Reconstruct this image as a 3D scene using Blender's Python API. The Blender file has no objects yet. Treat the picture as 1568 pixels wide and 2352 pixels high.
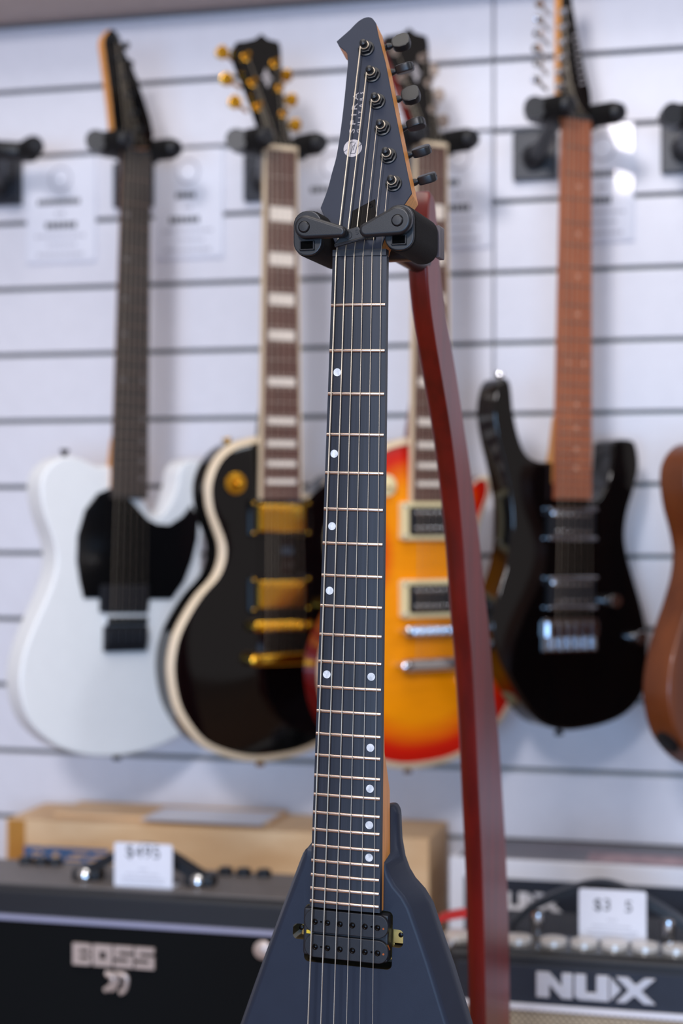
import bpy, bmesh, math, random
from mathutils import Vector, Matrix
random.seed(4)
R = math.radians
SC = bpy.context.scene
COL = SC.collection
# ------------------------------------------------------------------ camera
H = 0.95                      # camera height above the shop floor
F, CX, CY = 3920.0, 784.0, 1176.0   # focal length and centre in photo pixels (60 mm on a 36 mm tall frame)
CAM = Vector((0, 0, H))
cd = bpy.data.cameras.new('camera'); cam = bpy.data.objects.new('camera', cd); COL.objects.link(cam)
cam.location = CAM; cam.rotation_euler = (R(90), 0, 0)
cd.sensor_fit = 'VERTICAL'; cd.sensor_height = 36; cd.sensor_width = 24; cd.lens = 60
cd.dof.use_dof = True; cd.dof.focus_distance = 1.275; cd.dof.aperture_fstop = 4.0
cd.clip_start = 0.05
SC.camera = cam
# ------------------------------------------------------------------ world, lights, exposure
wd = bpy.data.worlds.new('shop_light'); SC.world = wd; wd.use_nodes = True
bg = wd.node_tree.nodes['Background']; bg.inputs[0].default_value = (1.0, 0.88, 0.86, 1); bg.inputs[1].default_value = 0.36
def area(name, loc, target, sx, sy, power, color):
    l = bpy.data.lights.new(name, 'AREA'); l.shape = 'RECTANGLE'; l.size = sx; l.size_y = sy; l.energy = power; l.color = color
    o = bpy.data.objects.new(name, l); COL.objects.link(o); o.location = loc
    o.rotation_euler = (Vector(target) - Vector(loc)).to_track_quat('-Z', 'Y').to_euler(); return o
area('ceiling_panel_key', (-0.78, -1.20, 2.30), (0.1, 2.3, 0.9), 0.42, 0.42, 50, (1.0, 0.96, 0.99))
area('ceiling_panel_side', (2.1, 0.2, 2.45), (0.3, 1.9, 0.8), 0.7, 0.7, 13, (0.88, 0.93, 1.0))
area('overhead_fill', (-0.3, 0.9, 2.75), (-0.3, 0.95, 0.0), 1.3, 1.3, 20, (1.0, 0.94, 0.88))  # added soft fill from above, brightens amp tops and boxes
area('shop_window_daylight', (-0.6, -2.8, 0.62), (0.1, 2.3, 0.42), 2.6, 1.0, 108, (0.36, 0.62, 1.0))
SC.view_settings.view_transform = 'Standard'; SC.view_settings.look = 'None'
SC.view_settings.gamma = 1.0; SC.view_settings.use_curve_mapping = False; SC.view_settings.exposure = 0.05

# ------------------------------------------------------------------ materials
def lin(c):
    f = lambda v: v/12.92 if v <= 0.04045 else ((v+0.055)/1.055)**2.4
    return tuple(f(v/255.0) for v in c) + (1.0,)
def mat(name, c, rough=0.5, metal=0.0, coat=0.0, var=0.0, vs=(40, 40, 40), bump=0.0, bs=400.0, spec=0.5, c2=None, trans=0.0):
    m = bpy.data.materials.new(name); m.use_nodes = True
    nt = m.node_tree; b = nt.nodes['Principled BSDF']
    b.inputs['Roughness'].default_value = rough; b.inputs['Metallic'].default_value = metal
    b.inputs['Coat Weight'].default_value = coat; b.inputs['Coat Roughness'].default_value = 0.04
    b.inputs['Specular IOR Level'].default_value = spec; b.inputs['Transmission Weight'].default_value = trans
    tc = nt.nodes.new('ShaderNodeTexCoord')
    mp = nt.nodes.new('ShaderNodeMapping'); mp.inputs['Scale'].default_value = vs
    nt.links.new(tc.outputs['Object'], mp.inputs[0])
    nz = nt.nodes.new('ShaderNodeTexNoise'); nz.inputs['Scale'].default_value = 1.0; nz.inputs['Detail'].default_value = 4
    nt.links.new(mp.outputs[0], nz.inputs[0])
    mx = nt.nodes.new('ShaderNodeMix'); mx.data_type = 'RGBA'
    A = lin(c); B = lin(c2) if c2 else tuple(min(1, v*(1-var)) for v in A[:3]) + (1,)
    mx.inputs[6].default_value = A; mx.inputs[7].default_value = B
    rp = nt.nodes.new('ShaderNodeMapRange'); rp.inputs[1].default_value = 0.35; rp.inputs[2].default_value = 0.65
    nt.links.new(nz.outputs[0], rp.inputs[0]); nt.links.new(rp.outputs[0], mx.inputs[0]); nt.links.new(mx.outputs[2], b.inputs['Base Color'])
    if bump:
        n2 = nt.nodes.new('ShaderNodeTexNoise'); n2.inputs['Scale'].default_value = bs; n2.inputs['Detail'].default_value = 3
        nt.links.new(tc.outputs['Object'], n2.inputs[0])
        bp = nt.nodes.new('ShaderNodeBump'); bp.inputs['Strength'].default_value = bump; bp.inputs['Distance'].default_value = 0.001
        nt.links.new(n2.outputs[0], bp.inputs['Height']); nt.links.new(bp.outputs[0], b.inputs['Normal'])
    return m
M = {}
M['slat'] = mat('slatwall_white', (221, 221, 229), 0.38, var=0.03)
M['groove'] = mat('slatwall_groove', (150, 146, 140), 0.6, var=0.1)
M['alu'] = mat('aluminium_insert', (176, 176, 174), 0.35, 0.7, var=0.06)
M['shelf'] = mat('shelf_paint', (186, 172, 166), 0.6, var=0.05)
M['floor'] = mat('floor_wood', (150, 104, 66), 0.35, var=0.35, vs=(2, 14, 4))
M['satin'] = mat('satin_charcoal', (35, 41, 55), 0.44, var=0.06, vs=(60, 60, 60), bump=0.03, bs=900, spec=0.24)
M['roast'] = mat('roasted_maple', (236, 160, 78), 0.45, var=0.25, vs=(500, 500, 25))
M['board'] = mat('dark_fretboard', (27, 30, 39), 0.45, c2=(36, 39, 50), vs=(420, 50, 8), spec=0.35)
M['fret'] = mat('fret_nickel', (196, 178, 168), 0.27, 0.95, var=0.05)
M['string'] = mat('string_nickel', (196, 184, 166), 0.38, 0.85, var=0.08, vs=(50, 50, 900))
M['pearl'] = mat('pearl_dot', (226, 228, 230), 0.25, coat=0.5, c2=(176, 182, 190), vs=(260, 40, 160))
M['matblk'] = mat('matte_black_metal', (24, 26, 30), 0.40, 0.2, var=0.1, bump=0.02)
M['nut'] = mat('graphite_nut', (28, 30, 38), 0.5, var=0.1)
M['plastic'] = mat('black_plastic', (22, 24, 29), 0.40, var=0.1, bump=0.05, bs=1600, spec=0.42)
M['foam'] = mat('black_foam', (19, 18, 18), 0.9, var=0.25, vs=(900, 900, 900), bump=0.35, bs=1200, spec=0.25)
M['gloss'] = mat('gloss_black', (7, 7, 8), 0.14, var=0.1)
M['bobbin'] = mat('pickup_black', (24, 25, 31), 0.45, var=0.2, vs=(300, 300, 300), bump=0.14, bs=2600, spec=0.4)
M['screwblk'] = mat('black_screw', (13, 13, 15), 0.25, 0.7, var=0.1)
M['hole'] = mat('dark_recess', (4, 4, 4), 0.9, var=0.1, spec=0.05)
M['brass'] = mat('brass_plate', (190, 158, 92), 0.34, 0.85, var=0.2)
M['cavity'] = mat('cavity_paint', (70, 58, 34), 0.6, var=0.35)
M['copper'] = mat('copper_wire', (180, 92, 44), 0.4, 0.7, var=0.2)
M['yellow'] = mat('yellow_tape', (218, 184, 30), 0.5, var=0.1)
M['logo'] = mat('silver_print', (172, 166, 168), 0.5, var=0.05)
M['redwood'] = mat('dark_red_stain', (128, 16, 7), 0.36, c2=(100, 10, 5), vs=(60, 60, 6), spec=0.65)
M['clearrib'] = mat('smoky_plastic', (96, 88, 92), 0.25, var=0.2)
M['white'] = mat('white_lacquer', (240, 242, 242), 0.42, var=0.02, coat=0.1)
M['black'] = mat('black_lacquer', (4, 4, 5), 0.07, var=0.1)
M['blkplate'] = mat('black_pickguard', (10, 10, 12), 0.2, var=0.1)
M['cream'] = mat('cream_binding', (222, 200, 168), 0.45, var=0.06)
M['gold'] = mat('gold_plating', (226, 168, 52), 0.22, 1.0, var=0.12)
M['chrome'] = mat('chrome', (214, 216, 220), 0.12, 1.0, var=0.05)
M['nickel'] = mat('dull_nickel', (176, 160, 150), 0.4, 0.8, var=0.1)
M['rosewood'] = mat('rosewood_board', (98, 62, 52), 0.5, c2=(74, 46, 40), vs=(300, 60, 10))
M['ebony'] = mat('ebony_board', (46, 40, 38), 0.5, c2=(62, 54, 50), vs=(300, 60, 10))
M['roastboard'] = mat('roasted_board', (172, 98, 62), 0.45, c2=(146, 78, 50), vs=(300, 60, 12))
M['inlay'] = mat('block_inlay', (232, 220, 206), 0.3, coat=0.3, var=0.06)
M['dimdot'] = mat('grey_dot', (120, 112, 110), 0.3, var=0.1)
M['warmdot'] = mat('warm_dot', (206, 150, 122), 0.3, var=0.1)
M['mahog'] = mat('mahogany', (112, 56, 22), 0.36, c2=(84, 38, 14), vs=(30, 30, 5), coat=0.25)
M['redback'] = mat('cherry_back', (120, 20, 16), 0.2, coat=0.7, var=0.15)
M['creamplas'] = mat('cream_plastic', (236, 220, 170), 0.4, var=0.04)
M['cardboard'] = mat('cardboard', (234, 200, 158), 0.8, c2=(222, 184, 140), vs=(12, 12, 30))
M['tape'] = mat('parcel_tape', (190, 134, 62), 0.3, var=0.1)
M['blueink'] = mat('blue_ink', (60, 108, 168), 0.7, var=0.1, vs=(120, 120, 120))
M['paper'] = mat('white_paper', (226, 228, 238), 0.55, var=0.02, coat=0.25)
M['ink'] = mat('grey_ink', (62, 62, 64), 0.7, var=0.1)
M['paleink'] = mat('pale_ink', (186, 186, 196), 0.7, var=0.05)
M['tolex'] = mat('black_tolex', (19, 21, 28), 0.5, var=0.2, vs=(500, 500, 500), bump=0.4, bs=800)
M['toppanel'] = mat('amp_top_panel', (104, 98, 96), 0.5, var=0.15)
M['cloth'] = mat('black_grille', (6, 9, 12), 0.9, spec=0.2, var=0.3, vs=(700, 700, 700), bump=0.2, bs=900)
M['piping'] = mat('silver_piping', (150, 152, 178), 0.4, var=0.05)
M['badge'] = mat('badge_silver', (196, 180, 172), 0.4, 0.35, var=0.08)
M['badge2'] = mat('badge_bright', (206, 206, 212), 0.35, 0.3, var=0.05)
M['whitebox'] = mat('white_carton', (226, 228, 238), 0.6, var=0.02)
M['navy'] = mat('navy_print', (30, 38, 54), 0.6, var=0.15)
M['greytop'] = mat('grey_print', (112, 116, 128), 0.7, c2=(130, 126, 136), vs=(6, 6, 6))
M['pink'] = mat('pink_print', (186, 160, 168), 0.7, c2=(150, 130, 140), vs=(40, 40, 40))
M['beige'] = mat('beige_weave', (214, 198, 170), 0.8, var=0.1)
M['knob'] = mat('silver_knob', (214, 210, 206), 0.3, 0.3, var=0.05)
M['red'] = mat('red_strap', (196, 30, 30), 0.5, var=0.1)
M['plate'] = mat('hanger_plate', (34, 38, 48), 0.42, var=0.1)
def mk_burst():
    m = mat('sunburst_lacquer', (214, 122, 18), 0.28, coat=0.0, spec=0.3, vs=(18, 40, 240)); nt = m.node_tree
    b = nt.nodes['Principled BSDF']; at_ = nt.nodes.new('ShaderNodeAttribute'); at_.attribute_name = 'burst'
    cr = nt.nodes.new('ShaderNodeValToRGB'); e = cr.color_ramp.elements
    e[0].position = 0.50; e[0].color = lin((246, 148, 0)); e[1].position = 1.0; e[1].color = lin((168, 8, 8))
    k = e.new(0.68); k.color = lin((232, 104, 4)); k = e.new(0.80); k.color = lin((212, 30, 8))
    nt.links.new(at_.outputs['Fac'], cr.inputs[0])
    mx = nt.nodes.new('ShaderNodeMix'); mx.data_type = 'RGBA'; mx.blend_type = 'MULTIPLY'; mx.inputs[0].default_value = 0.25
    nt.links.new(cr.outputs[0], mx.inputs[6])
    nz = [n for n in nt.nodes if n.type == 'TEX_NOISE'][0]; r2 = nt.nodes.new('ShaderNodeMapRange')
    r2.inputs[1].default_value = 0.3; r2.inputs[2].default_value = 0.7; r2.inputs[3].default_value = 0.7; r2.inputs[4].default_value = 1.1
    nt.links.new(nz.outputs[0], r2.inputs[0]); nt.links.new(r2.outputs[0], mx.inputs[7]); nt.links.new(mx.outputs[2], b.inputs['Base Color'])
    return m
M['burst'] = mk_burst()

# ------------------------------------------------------------------ mesh helpers (metres; x right, y away from viewer, z up)
mm = 0.001
def setprops(o, label=None, cat=None, group=None, kind=None):
    if label: o['label'] = label
    if cat: o['category'] = cat
    if group: o['group'] = group
    if kind: o['kind'] = kind
    return o
def thing(name, label, cat, mtx, group=None):
    o = bpy.data.objects.new(name, None); COL.objects.link(o); o.empty_display_size = 0.05
    o.matrix_world = mtx
    return setprops(o, label, cat, group)
def obj(name, bm, m, parent=None, local=None, wn=True, sharp=38, keep=False):
    if not keep: bmesh.ops.recalc_face_normals(bm, faces=bm.faces)
    me = bpy.data.meshes.new(name); bm.to_mesh(me); bm.free()
    for p in me.polygons: p.use_smooth = True
    me.set_sharp_from_angle(angle=R(sharp))
    me.materials.append(M[m] if isinstance(m, str) else m)
    o = bpy.data.objects.new(name, me); COL.objects.link(o)
    if wn:
        w = o.modifiers.new('wn', 'WEIGHTED_NORMAL'); w.keep_sharp = True
    if parent: o.parent = parent
    if local is not None: o.matrix_local = local
    return o
def inst(src, parent, local, name=None):
    o = src.copy(); COL.objects.link(o)
    if name: o.name = name
    o.parent = parent; o.matrix_local = local; return o
def do_bevel(bm, w, seg=3, ang=0.6, edges=None):
    if edges is None:
        bm.normal_update()
        edges = [e for e in bm.edges if len(e.link_faces) == 2 and e.calc_face_angle(0) > ang]
    if edges: bmesh.ops.bevel(bm, geom=edges, offset=w, segments=seg, profile=0.5, affect='EDGES', clamp_overlap=True)
    return bm
def prism(pts, y0, y1, bev=0, seg=3, bm=None):
    new = bm is None; bm = bm or bmesh.new()
    a = [bm.verts.new((x, y0, z)) for x, z in pts]; b = [bm.verts.new((x, y1, z)) for x, z in pts]
    n = len(pts); bm.faces.new(a); bm.faces.new(b[::-1])
    for i in range(n): bm.faces.new((a[i], b[i], b[(i+1) % n], a[(i+1) % n]))
    if new:
        bmesh.ops.recalc_face_normals(bm, faces=bm.faces)
        if bev: do_bevel(bm, bev, seg)
    return bm
def box(x0, x1, y0, y1, z0, z1, bev=0, seg=2, bm=None):
    return prism([(x0, z0), (x1, z0), (x1, z1), (x0, z1)], y0, y1, bev, seg, bm)
def loft(rings, cap=True, closed=True):
    bm = bmesh.new(); vs = [[bm.verts.new(p) for p in r] for r in rings]; n = len(rings[0])
    for a, b in zip(vs[:-1], vs[1:]):
        for i in range(n if closed else n-1): bm.faces.new((a[i], a[(i+1) % n], b[(i+1) % n], b[i]))
    if cap: bm.faces.new(vs[0][::-1]); bm.faces.new(vs[-1])
    return bm
def tube(path, r, seg=8, cap=True):
    path = [Vector(p) for p in path]; rings = []; prev = None
    rr = r if isinstance(r, (list, tuple)) else [r]*len(path)
    for i, p in enumerate(path):
        t = (path[min(i+1, len(path)-1)] - path[max(i-1, 0)]).normalized()
        if prev is None:
            u = t.cross(Vector((0, 1, 0)));
            if u.length < 0.1: u = t.cross(Vector((1, 0, 0)))
        else: u = prev - t*prev.dot(t)
        u.normalize(); prev = u; w = t.cross(u)
        rings.append([p + (u*math.cos(2*math.pi*k/seg) + w*math.sin(2*math.pi*k/seg))*rr[i] for k in range(seg)])
    return loft(rings, cap)
def lathe(prof, o=(0, 0, 0), axis=(0, -1, 0), seg=20):
    """prof: (radius, height along axis)"""
    ax = Vector(axis).normalized(); u = ax.orthogonal().normalized(); w = ax.cross(u); o = Vector(o)
    return loft([[o + ax*h + (u*math.cos(2*math.pi*k/seg) + w*math.sin(2*math.pi*k/seg))*max(r, 1e-5) for k in range(seg)] for r, h in prof])
def curve(pts, k=4, closed=True):
    out = []; n = len(pts)
    for i in range(n if closed else n-1):
        g = lambda j: pts[j % n] if closed else pts[max(0, min(n-1, j))]
        p0, p1, p2, p3 = g(i-1), g(i), g(i+1), g(i+2)
        for s in range(k):
            t = s/k
            out.append(tuple(0.5*((2*b) + (-a+c)*t + (2*a-5*b+4*c-d)*t*t + (-a+3*b-3*c+d)*t**3) for a, b, c, d in zip(p0, p1, p2, p3)))
    if not closed: out.append(tuple(pts[-1]))
    return out
def circ(cx, cz, r, n=20, a0=0, a1=2*math.pi):
    return [(cx + r*math.cos(a0+(a1-a0)*i/n), cz + r*math.sin(a0+(a1-a0)*i/n)) for i in range(n)]
def teardrop(c1, r1, c2, r2, n=12):
    d = Vector((c2[0]-c1[0], c2[1]-c1[1])); a = math.atan2(d.y, d.x); b = math.acos(max(-1, min(1, (r1-r2)/d.length)))
    P = []
    for i in range(n+1):
        t = a + b + (2*math.pi-2*b)*i/n; P.append((c1[0]+r1*math.cos(t), c1[1]+r1*math.sin(t)))
    for i in range(n+1):
        t = a - b + 2*b*i/n; P.append((c2[0]+r2*math.cos(t), c2[1]+r2*math.sin(t)))
    return P
def rrect(x0, x1, z0, z1, r, n=5):
    P = []
    for cx, cz, a in ((x1-r, z1-r, 0), (x0+r, z1-r, 90), (x0+r, z0+r, 180), (x1-r, z0+r, 270)):
        P += [(cx+r*math.cos(R(a+90*i/n)), cz+r*math.sin(R(a+90*i/n))) for i in range(n+1)]
    return P
def text_bm(s, size, depth, spacing=1.0):
    c = bpy.data.curves.new('t', 'FONT'); c.body = s; c.size = size; c.extrude = depth/2; c.align_x = 'CENTER'; c.align_y = 'CENTER'
    c.space_character = spacing; c.resolution_u = 3
    o = bpy.data.objects.new('t', c); COL.objects.link(o); dg = bpy.context.evaluated_depsgraph_get()
    me = bpy.data.meshes.new_from_object(o.evaluated_get(dg)); bm = bmesh.new(); bm.from_mesh(me)
    bpy.data.objects.remove(o); bpy.data.curves.remove(c); bpy.data.meshes.remove(me)
    bmesh.ops.transform(bm, matrix=Matrix.Rotation(R(90), 4, 'X'), verts=bm.verts); return bm
def cut(o, cutter):
    m = o.modifiers.new('cut', 'BOOLEAN'); m.operation = 'DIFFERENCE'; m.object = cutter; m.solver = 'EXACT'; m.material_mode = 'TRANSFER'
    dg = bpy.context.evaluated_depsgraph_get(); dg.update(); me = bpy.data.meshes.new_from_object(o.evaluated_get(dg))
    o.modifiers.remove(m); o.data = me
    cm = cutter.data; bpy.data.objects.remove(cutter); bpy.data.meshes.remove(cm)
    me.set_sharp_from_angle(angle=R(38))
def frame(loc, yaw=0, roll=0):
    return Matrix.Translation(loc) @ Matrix.Rotation(R(yaw), 4, 'Z') @ Matrix.Rotation(R(roll), 4, 'Y')
def ray(px, py): return Vector(((px-CX)/F, 1.0, -(py-CY)/F))
def at(px, py, Y): return CAM + ray(px, py)*Y
def onp(Mx, px, py, y=0.0):
    """the point of the local plane y=const of a thing that the photograph shows at a pixel -> local (x, z)"""
    inv = Mx.inverted(); o = inv @ CAM; d = inv.to_3x3() @ ray(px, py); t = (y-o.y)/d.y; p = o + d*t
    return (p.x, p.z)
def onx(Mx, px, py, x=0.0):
    inv = Mx.inverted(); o = inv @ CAM; d = inv.to_3x3() @ ray(px, py); t = (x-o.x)/d.x; p = o + d*t
    return (p.y, p.z)

# ------------------------------------------------------------------ the room: slat wall, shelf soffit, floor
WYAW = -14.3
W = frame((0, 2.464, 0), WYAW)
floor = setprops(obj('floor', box(-3.5, 3.5, -3.5, 3.2, -0.05, 0.0), 'floor', wn=False), kind='structure')
wall = obj('wall_back', box(-2.2, 2.2, 0.022, 0.06, 0, 2.6), 'groove', wn=False); wall.matrix_world = W
setprops(wall, kind='structure')
jx = onp(W, 1133, 300)[0]                     # joint between two slat panels
gz0 = H - 0.0623
pans = [(jx-1.8, jx-0.0012), (jx+0.0012, jx+1.2)]
for a, b in pans:
    src = None; isrc = None
    for k in range(-9, 17):
        z = gz0 + k*0.1
        if src is None:
            src = obj('slat', box(a, b, 0.0, 0.022, 0.0036, 0.0964, 0.0012), 'slat', wall, Matrix.Translation((0, 0, z)))
            bmi = box(a, b, 0.0085, 0.0215, -0.0031, -0.0019); isrc = obj('groove_insert', bmi, 'alu', wall, Matrix.Translation((0, 0, z)), wn=False)
        else:
            inst(src, wall, Matrix.Translation((0, 0, z))); inst(isrc, wall, Matrix.Translation((0, 0, z)))
sz = at(0, 60, 2.60).z
sh = obj('trim_1', box(-2.2, 2.2, -0.135, 0.0, sz, sz+0.03, 0.002), 'shelf'); sh.matrix_world = W; setprops(sh, kind='structure')

# ------------------------------------------------------------------ guitars: shared pieces
def fz(n, L): return -L*(1-2**(-n/12))
def make_neck(p, L, w0, w1, zend, nfret, board, neckm, fretm, dotspec, bind=None, heel=None, th=0.021, bth=0.006, crown=0.0, frr=0.0011):
    """fretboard top at y=0, nut at z=0"""
    hw = lambda z: (w0 + (w1-w0)*(-z/-zend))/2
    def sect(z, e=0.0):
        h = hw(z)+e; return [(h*s, -crown*(1-s*s), z) for s in (-1, -.66, -.33, 0, .33, .66, 1)] + [(h, bth, z), (-h, bth, z)]
    obj('fretboard', loft([sect(0), sect(zend*0.5), sect(zend)]), board, p)
    if bind:
        for s in (-1, 1):
            obj('binding', loft([[(s*hw(z), -0.0006, z), (s*(hw(z)+0.0022), -0.0006, z), (s*(hw(z)+0.0022), bth, z), (s*hw(z), bth, z)] for z in (0, zend)]), bind, p)
    rings = []
    nz = 10
    hz = heel if heel else zend
    for i in range(nz+1):
        z = 0.004 + (hz-0.004)*i/nz; h = hw(min(z, 0)); d = th - bth + 0.002*i/nz
        rings.append([(0.985*h*math.cos(math.pi*k/12), bth + (d-0.001)*math.sin(math.pi*k/12)**1.15, z) for k in range(13)])
    obj('neck', loft(rings), neckm, p)
    fsrc = None
    for n in range(1, nfret+1):
        z = fz(n, L); h = hw(z) - 0.0006
        pth = [(h*s, -crown*(1-s*s) - frr*0.15, z) for s in (-1, -.5, 0, .5, 1)]
        obj('fret', tube(pth, frr, 10), fretm, p, wn=False)
    k = 0
    for n, xs in dotspec['dots']:
        z = (fz(n, L)+fz(n-1, L))/2
        for x in xs:
            if dotspec['type'] == 'dot':
                obj('inlay_dot', lathe([(dotspec['r'], 0.0), (dotspec['r'], 0.0003)], (x*hw(z), -crown*(1-x*x)-0.0001, z), seg=22), dotspec['mat'], p, wn=False)
            else:
                h = hw(z)*0.78; dz = (fz(n-1, L)-fz(n, L))*0.30
                obj('inlay_block', box(-h, h, -0.0005, 0.001, z-dz, z+dz), dotspec['mat'], p, wn=False)
    return hw
def strings(p, nutx, brx, L, ynut, ybr, posts, r0, r1, matn='string', ztail=None):
    for i in range(6):
        a = nutx*(-1+2*i/5); b = brx*(-1+2*i/5); r = (r0, r0*0.84, r0*0.68, r1*1.35, r1*1.1, r1)[i]
        path = ([posts[i]] if posts else []) + [(a, ynut, 0.002), (b, ybr, -L)]
        if ztail: path.append((b, ztail[0], ztail[1]))
        obj('string', tube(path, r, 6), matn, p, wn=False)

# ------------------------------------------------------------------ main guitar (charcoal V)
GL = 0.648
G = frame(at(825.5, 589, 1.279), -17, 1.39)
g = thing('electric_guitar', 'charcoal black V-shaped electric guitar hanging in front on the dark red stand', 'guitar', G)
BY = 0.011                                     # body front plane
dots = {'type': 'dot', 'r': 0.0030, 'mat': 'pearl', 'dots': []}
for n, px, py in ((3, 775, 853), (5, 768, 1040), (7, 763, 1207), (9, 757.5, 1355), (12, 751, 1547), (12, 853, 1552), (15, 851, 1716), (17, 850, 1810), (19, 848.5, 1893), (21, 848, 1968)):
    x, z = onp(G, px, py); h = (0.0422 + (0.0128)*(-z/0.490))/2; dots['dots'].append((n, [x/h]))
hw = make_neck(g, GL, 0.0422, 0.0550, -0.4905, 24, 'board', 'roast', 'fret', dots, heel=-0.40, th=0.0215, crown=0.0010, frr=0.0014)
# squared neck heel running into the body
rings = []
for z, d, sq in ((-0.345, 0.012, 1.0), (-0.372, 0.015, 0.7), (-0.388, 0.0215, 0.4), (-0.403, 0.0255, 0.2), (-0.452, 0.0265, 0.12), (-0.4905, 0.0265, 0.12)):
    h = hw(z)-0.0002; rings.append([(h*abs(math.cos(math.pi*k/16))**sq*(1 if k < 8 else -1)if k != 8 else 0, 0.0062 + d*max(0, math.sin(math.pi*k/16))**sq, z) for k in range(17)])
obj('neck_heel', loft(rings), 'roast', g)
obj('nut', box(-0.0211, 0.0211, -0.0018, 0.006, 0.0, 0.0052, 0.0006), 'nut', g)
# body: front plateau, wide bevel, rim, back
P = lambda px, py, y=BY: onp(G, px, py, y)
ridge = [(887, 1990), (893, 2012), (905, 2034), (925, 2058), (940, 2085), (963, 2150), (985, 2215), (1027, 2352)]
outer = [(922, 1972), (932, 2000), (945, 2022), (968, 2048), (987, 2080), (1010, 2150), (1036, 2225), (1075, 2352)]
rR = [P(*q) for q in ridge]; oR = [P(q[0], q[1], 0.032) for q in outer]
sl = 0.345
zt = -0.925
xr = rR[-1][0] + sl*(rR[-1][1]-zt); xo = oR[-1][0] + sl*(oR[-1][1]-zt)
rR += [(xr, zt), (xr-0.014, zt-0.014), (xr-0.035, zt-0.004), (0.03, -0.775)]
oR += [(xo, zt-0.004), (xo-0.016, zt-0.026), (xo-0.062, zt-0.012), (0.024, -0.752)]
lr = [(699, 1958), (694, 1978), (688, 1996), (679, 2019), (651, 2093), (620, 2176), (588, 2268), (558, 2352)]
lo = [(708, 1942), (693, 1959), (686, 1976), (674, 2008), (646, 2081), (612, 2174), (581, 2260), (549, 2352)]
rL = [P(*q) for q in lr]; oL = [P(q[0], q[1], 0.022) for q in lo]
xl = rL[-1][0] - sl*(rL[-1][1]-zt); xol = oL[-1][0] - sl*(oL[-1][1]-zt)
rL += [(xl, zt), (xl+0.014, zt-0.014), (xl+0.035, zt-0.004), (-0.03, -0.775)]
oL += [(xol, zt-0.004), (xol+0.016, zt-0.026), (xol+0.062, zt-0.012), (-0.024, -0.752)]
horn_i = [(897, 1852), (898, 1905), (898, 1958)]; horn_o = [(905, 1846), (914, 1864), (917, 1930)]
hi = [P(q[0], q[1], 0.0305) for q in horn_i]; ho = [P(q[0], q[1], 0.0345) for q in horn_o]
loopI = [(x, 0.0305, z) for x, z in hi] + [(x, BY, z) for x, z in rR] + [(x, BY, z) for x, z in rL[::-1]] + [(-0.018, 0.02, -0.435)]
loopO = [(x, 0.0355, z) for x, z in ho] + [(x, 0.033, z) for x, z in oR] + [(x, 0.025, z) for x, z in oL[::-1]] + [(-0.018, 0.026, -0.425)]
bm = bmesh.new()
vi = [bm.verts.new(p) for p in loopI]; vo = [bm.verts.new(p) for p in loopO]
vb = [bm.verts.new((x, 0.047, z)) for x, y, z in loopO]
n = len(vi); nR = 3+len(rR)
for i in range(n):
    j = (i+1) % n
    bm.faces.new((vi[i], vi[j], vo[j], vo[i])); bm.faces.new((vo[i], vo[j], vb[j], vb[i]))
bm.faces.new(vb)
tip = n-2                                      # left shoulder
bm.faces.new(vi[3:n-1]); bm.faces.new([vi[n-2], vi[n-1], vi[0], vi[1], vi[2], vi[3]])
bmesh.ops.recalc_face_normals(bm, faces=bm.faces); bm.normal_update()
sel = [e for e in bm.edges if e.calc_face_angle(0) > 0.35 and not (vi[n-1] in e.verts or vi[0] in e.verts or vi[1] in e.verts or vi[2] in e.verts)]
do_bevel(bm, 0.0032, 3, edges=sel)
body = obj('body', bm, 'satin', None)
zc0 = P(797, 2084)[1]; zc1 = P(800, 2218)[1]; xa = P(699, 2150)[0]; xb = P(901, 2150)[0]
cb = prism(rrect(xa, xb, zc1, zc0, 0.004), BY-0.02, BY+0.022)
cm = obj('cutter', cb, 'cavity'); cut(body, cm)
e0 = P(673, 2120); e1 = P(699, 2158); f0 = P(900, 2134); f1 = P(925, 2178)
for (xx0, zz1), (xx1, zz0) in ((e0, e1), (f0, f1)):
    cm = obj('cutter', prism(rrect(xx0-0.0 if xx0 < 0 else xx0-0.004, xx1+(0.004 if xx0 < 0 else 0), zz0, zz1, 0.0035), BY-0.02, BY+0.02), 'cavity'); cut(body, cm)
body.parent = g
# pickup
pc0 = P(794, 2122, 0.0); pc1 = P(794, 2180, 0.0)
pu = obj('pickup', box(-0.0335, 0.0335, 0.0035, 0.018, pc1[1]-0.0085, pc0[1]+0.0085, 0.002), 'bobbin', g)
for cx, cz in (pc0, pc1):
    obj('bobbin', prism(rrect(cx-0.0328, cx+0.0328, cz-0.0087, cz+0.0087, 0.0078, 8), 0.0, 0.0034, 0.0007), 'bobbin', pu)
    for i in range(6):
        x = cx + (-2.5+i)*0.0098 + 0.0002
        obj('pole_piece', lathe([(0.0021, -0.001), (0.0023, 0.0002), (0.0017, 0.0006), (0.0012, 0.0001), (0.0006, 0.0003)], (x, -0.0001, cz-0.0006), seg=14), 'screwblk', pu, wn=False)
    for x in (-0.0195, 0.0195):
        obj('bobbin_hole', lathe([(0.0008, -0.0005), (0.0008, 0.0002)], (cx+x+0.0005*(x > 0), 0, cz-0.0003), seg=8), 'hole', pu, wn=False)
    obj('wire_eyelet', lathe([(0.0008, -0.0005), (0.0008, 0.0002)], (cx+0.0293, 0, cz-0.001), seg=8), 'copper', pu, wn=False)
obj('pickup_baseplate', box(-0.0350, 0.0350, 0.018, 0.0195, pc1[1]-0.0095, pc0[1]+0.0095, 0.0008), 'brass', pu)
obj('coil_wire', tube([(0.0300, 0.0045, pc1[1]+0.0075), (0.0325, 0.005, pc1[1]+0.0045), (0.0338, 0.006, pc1[1]+0.001)], 0.0011, 6), 'copper', pu, wn=False)
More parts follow.
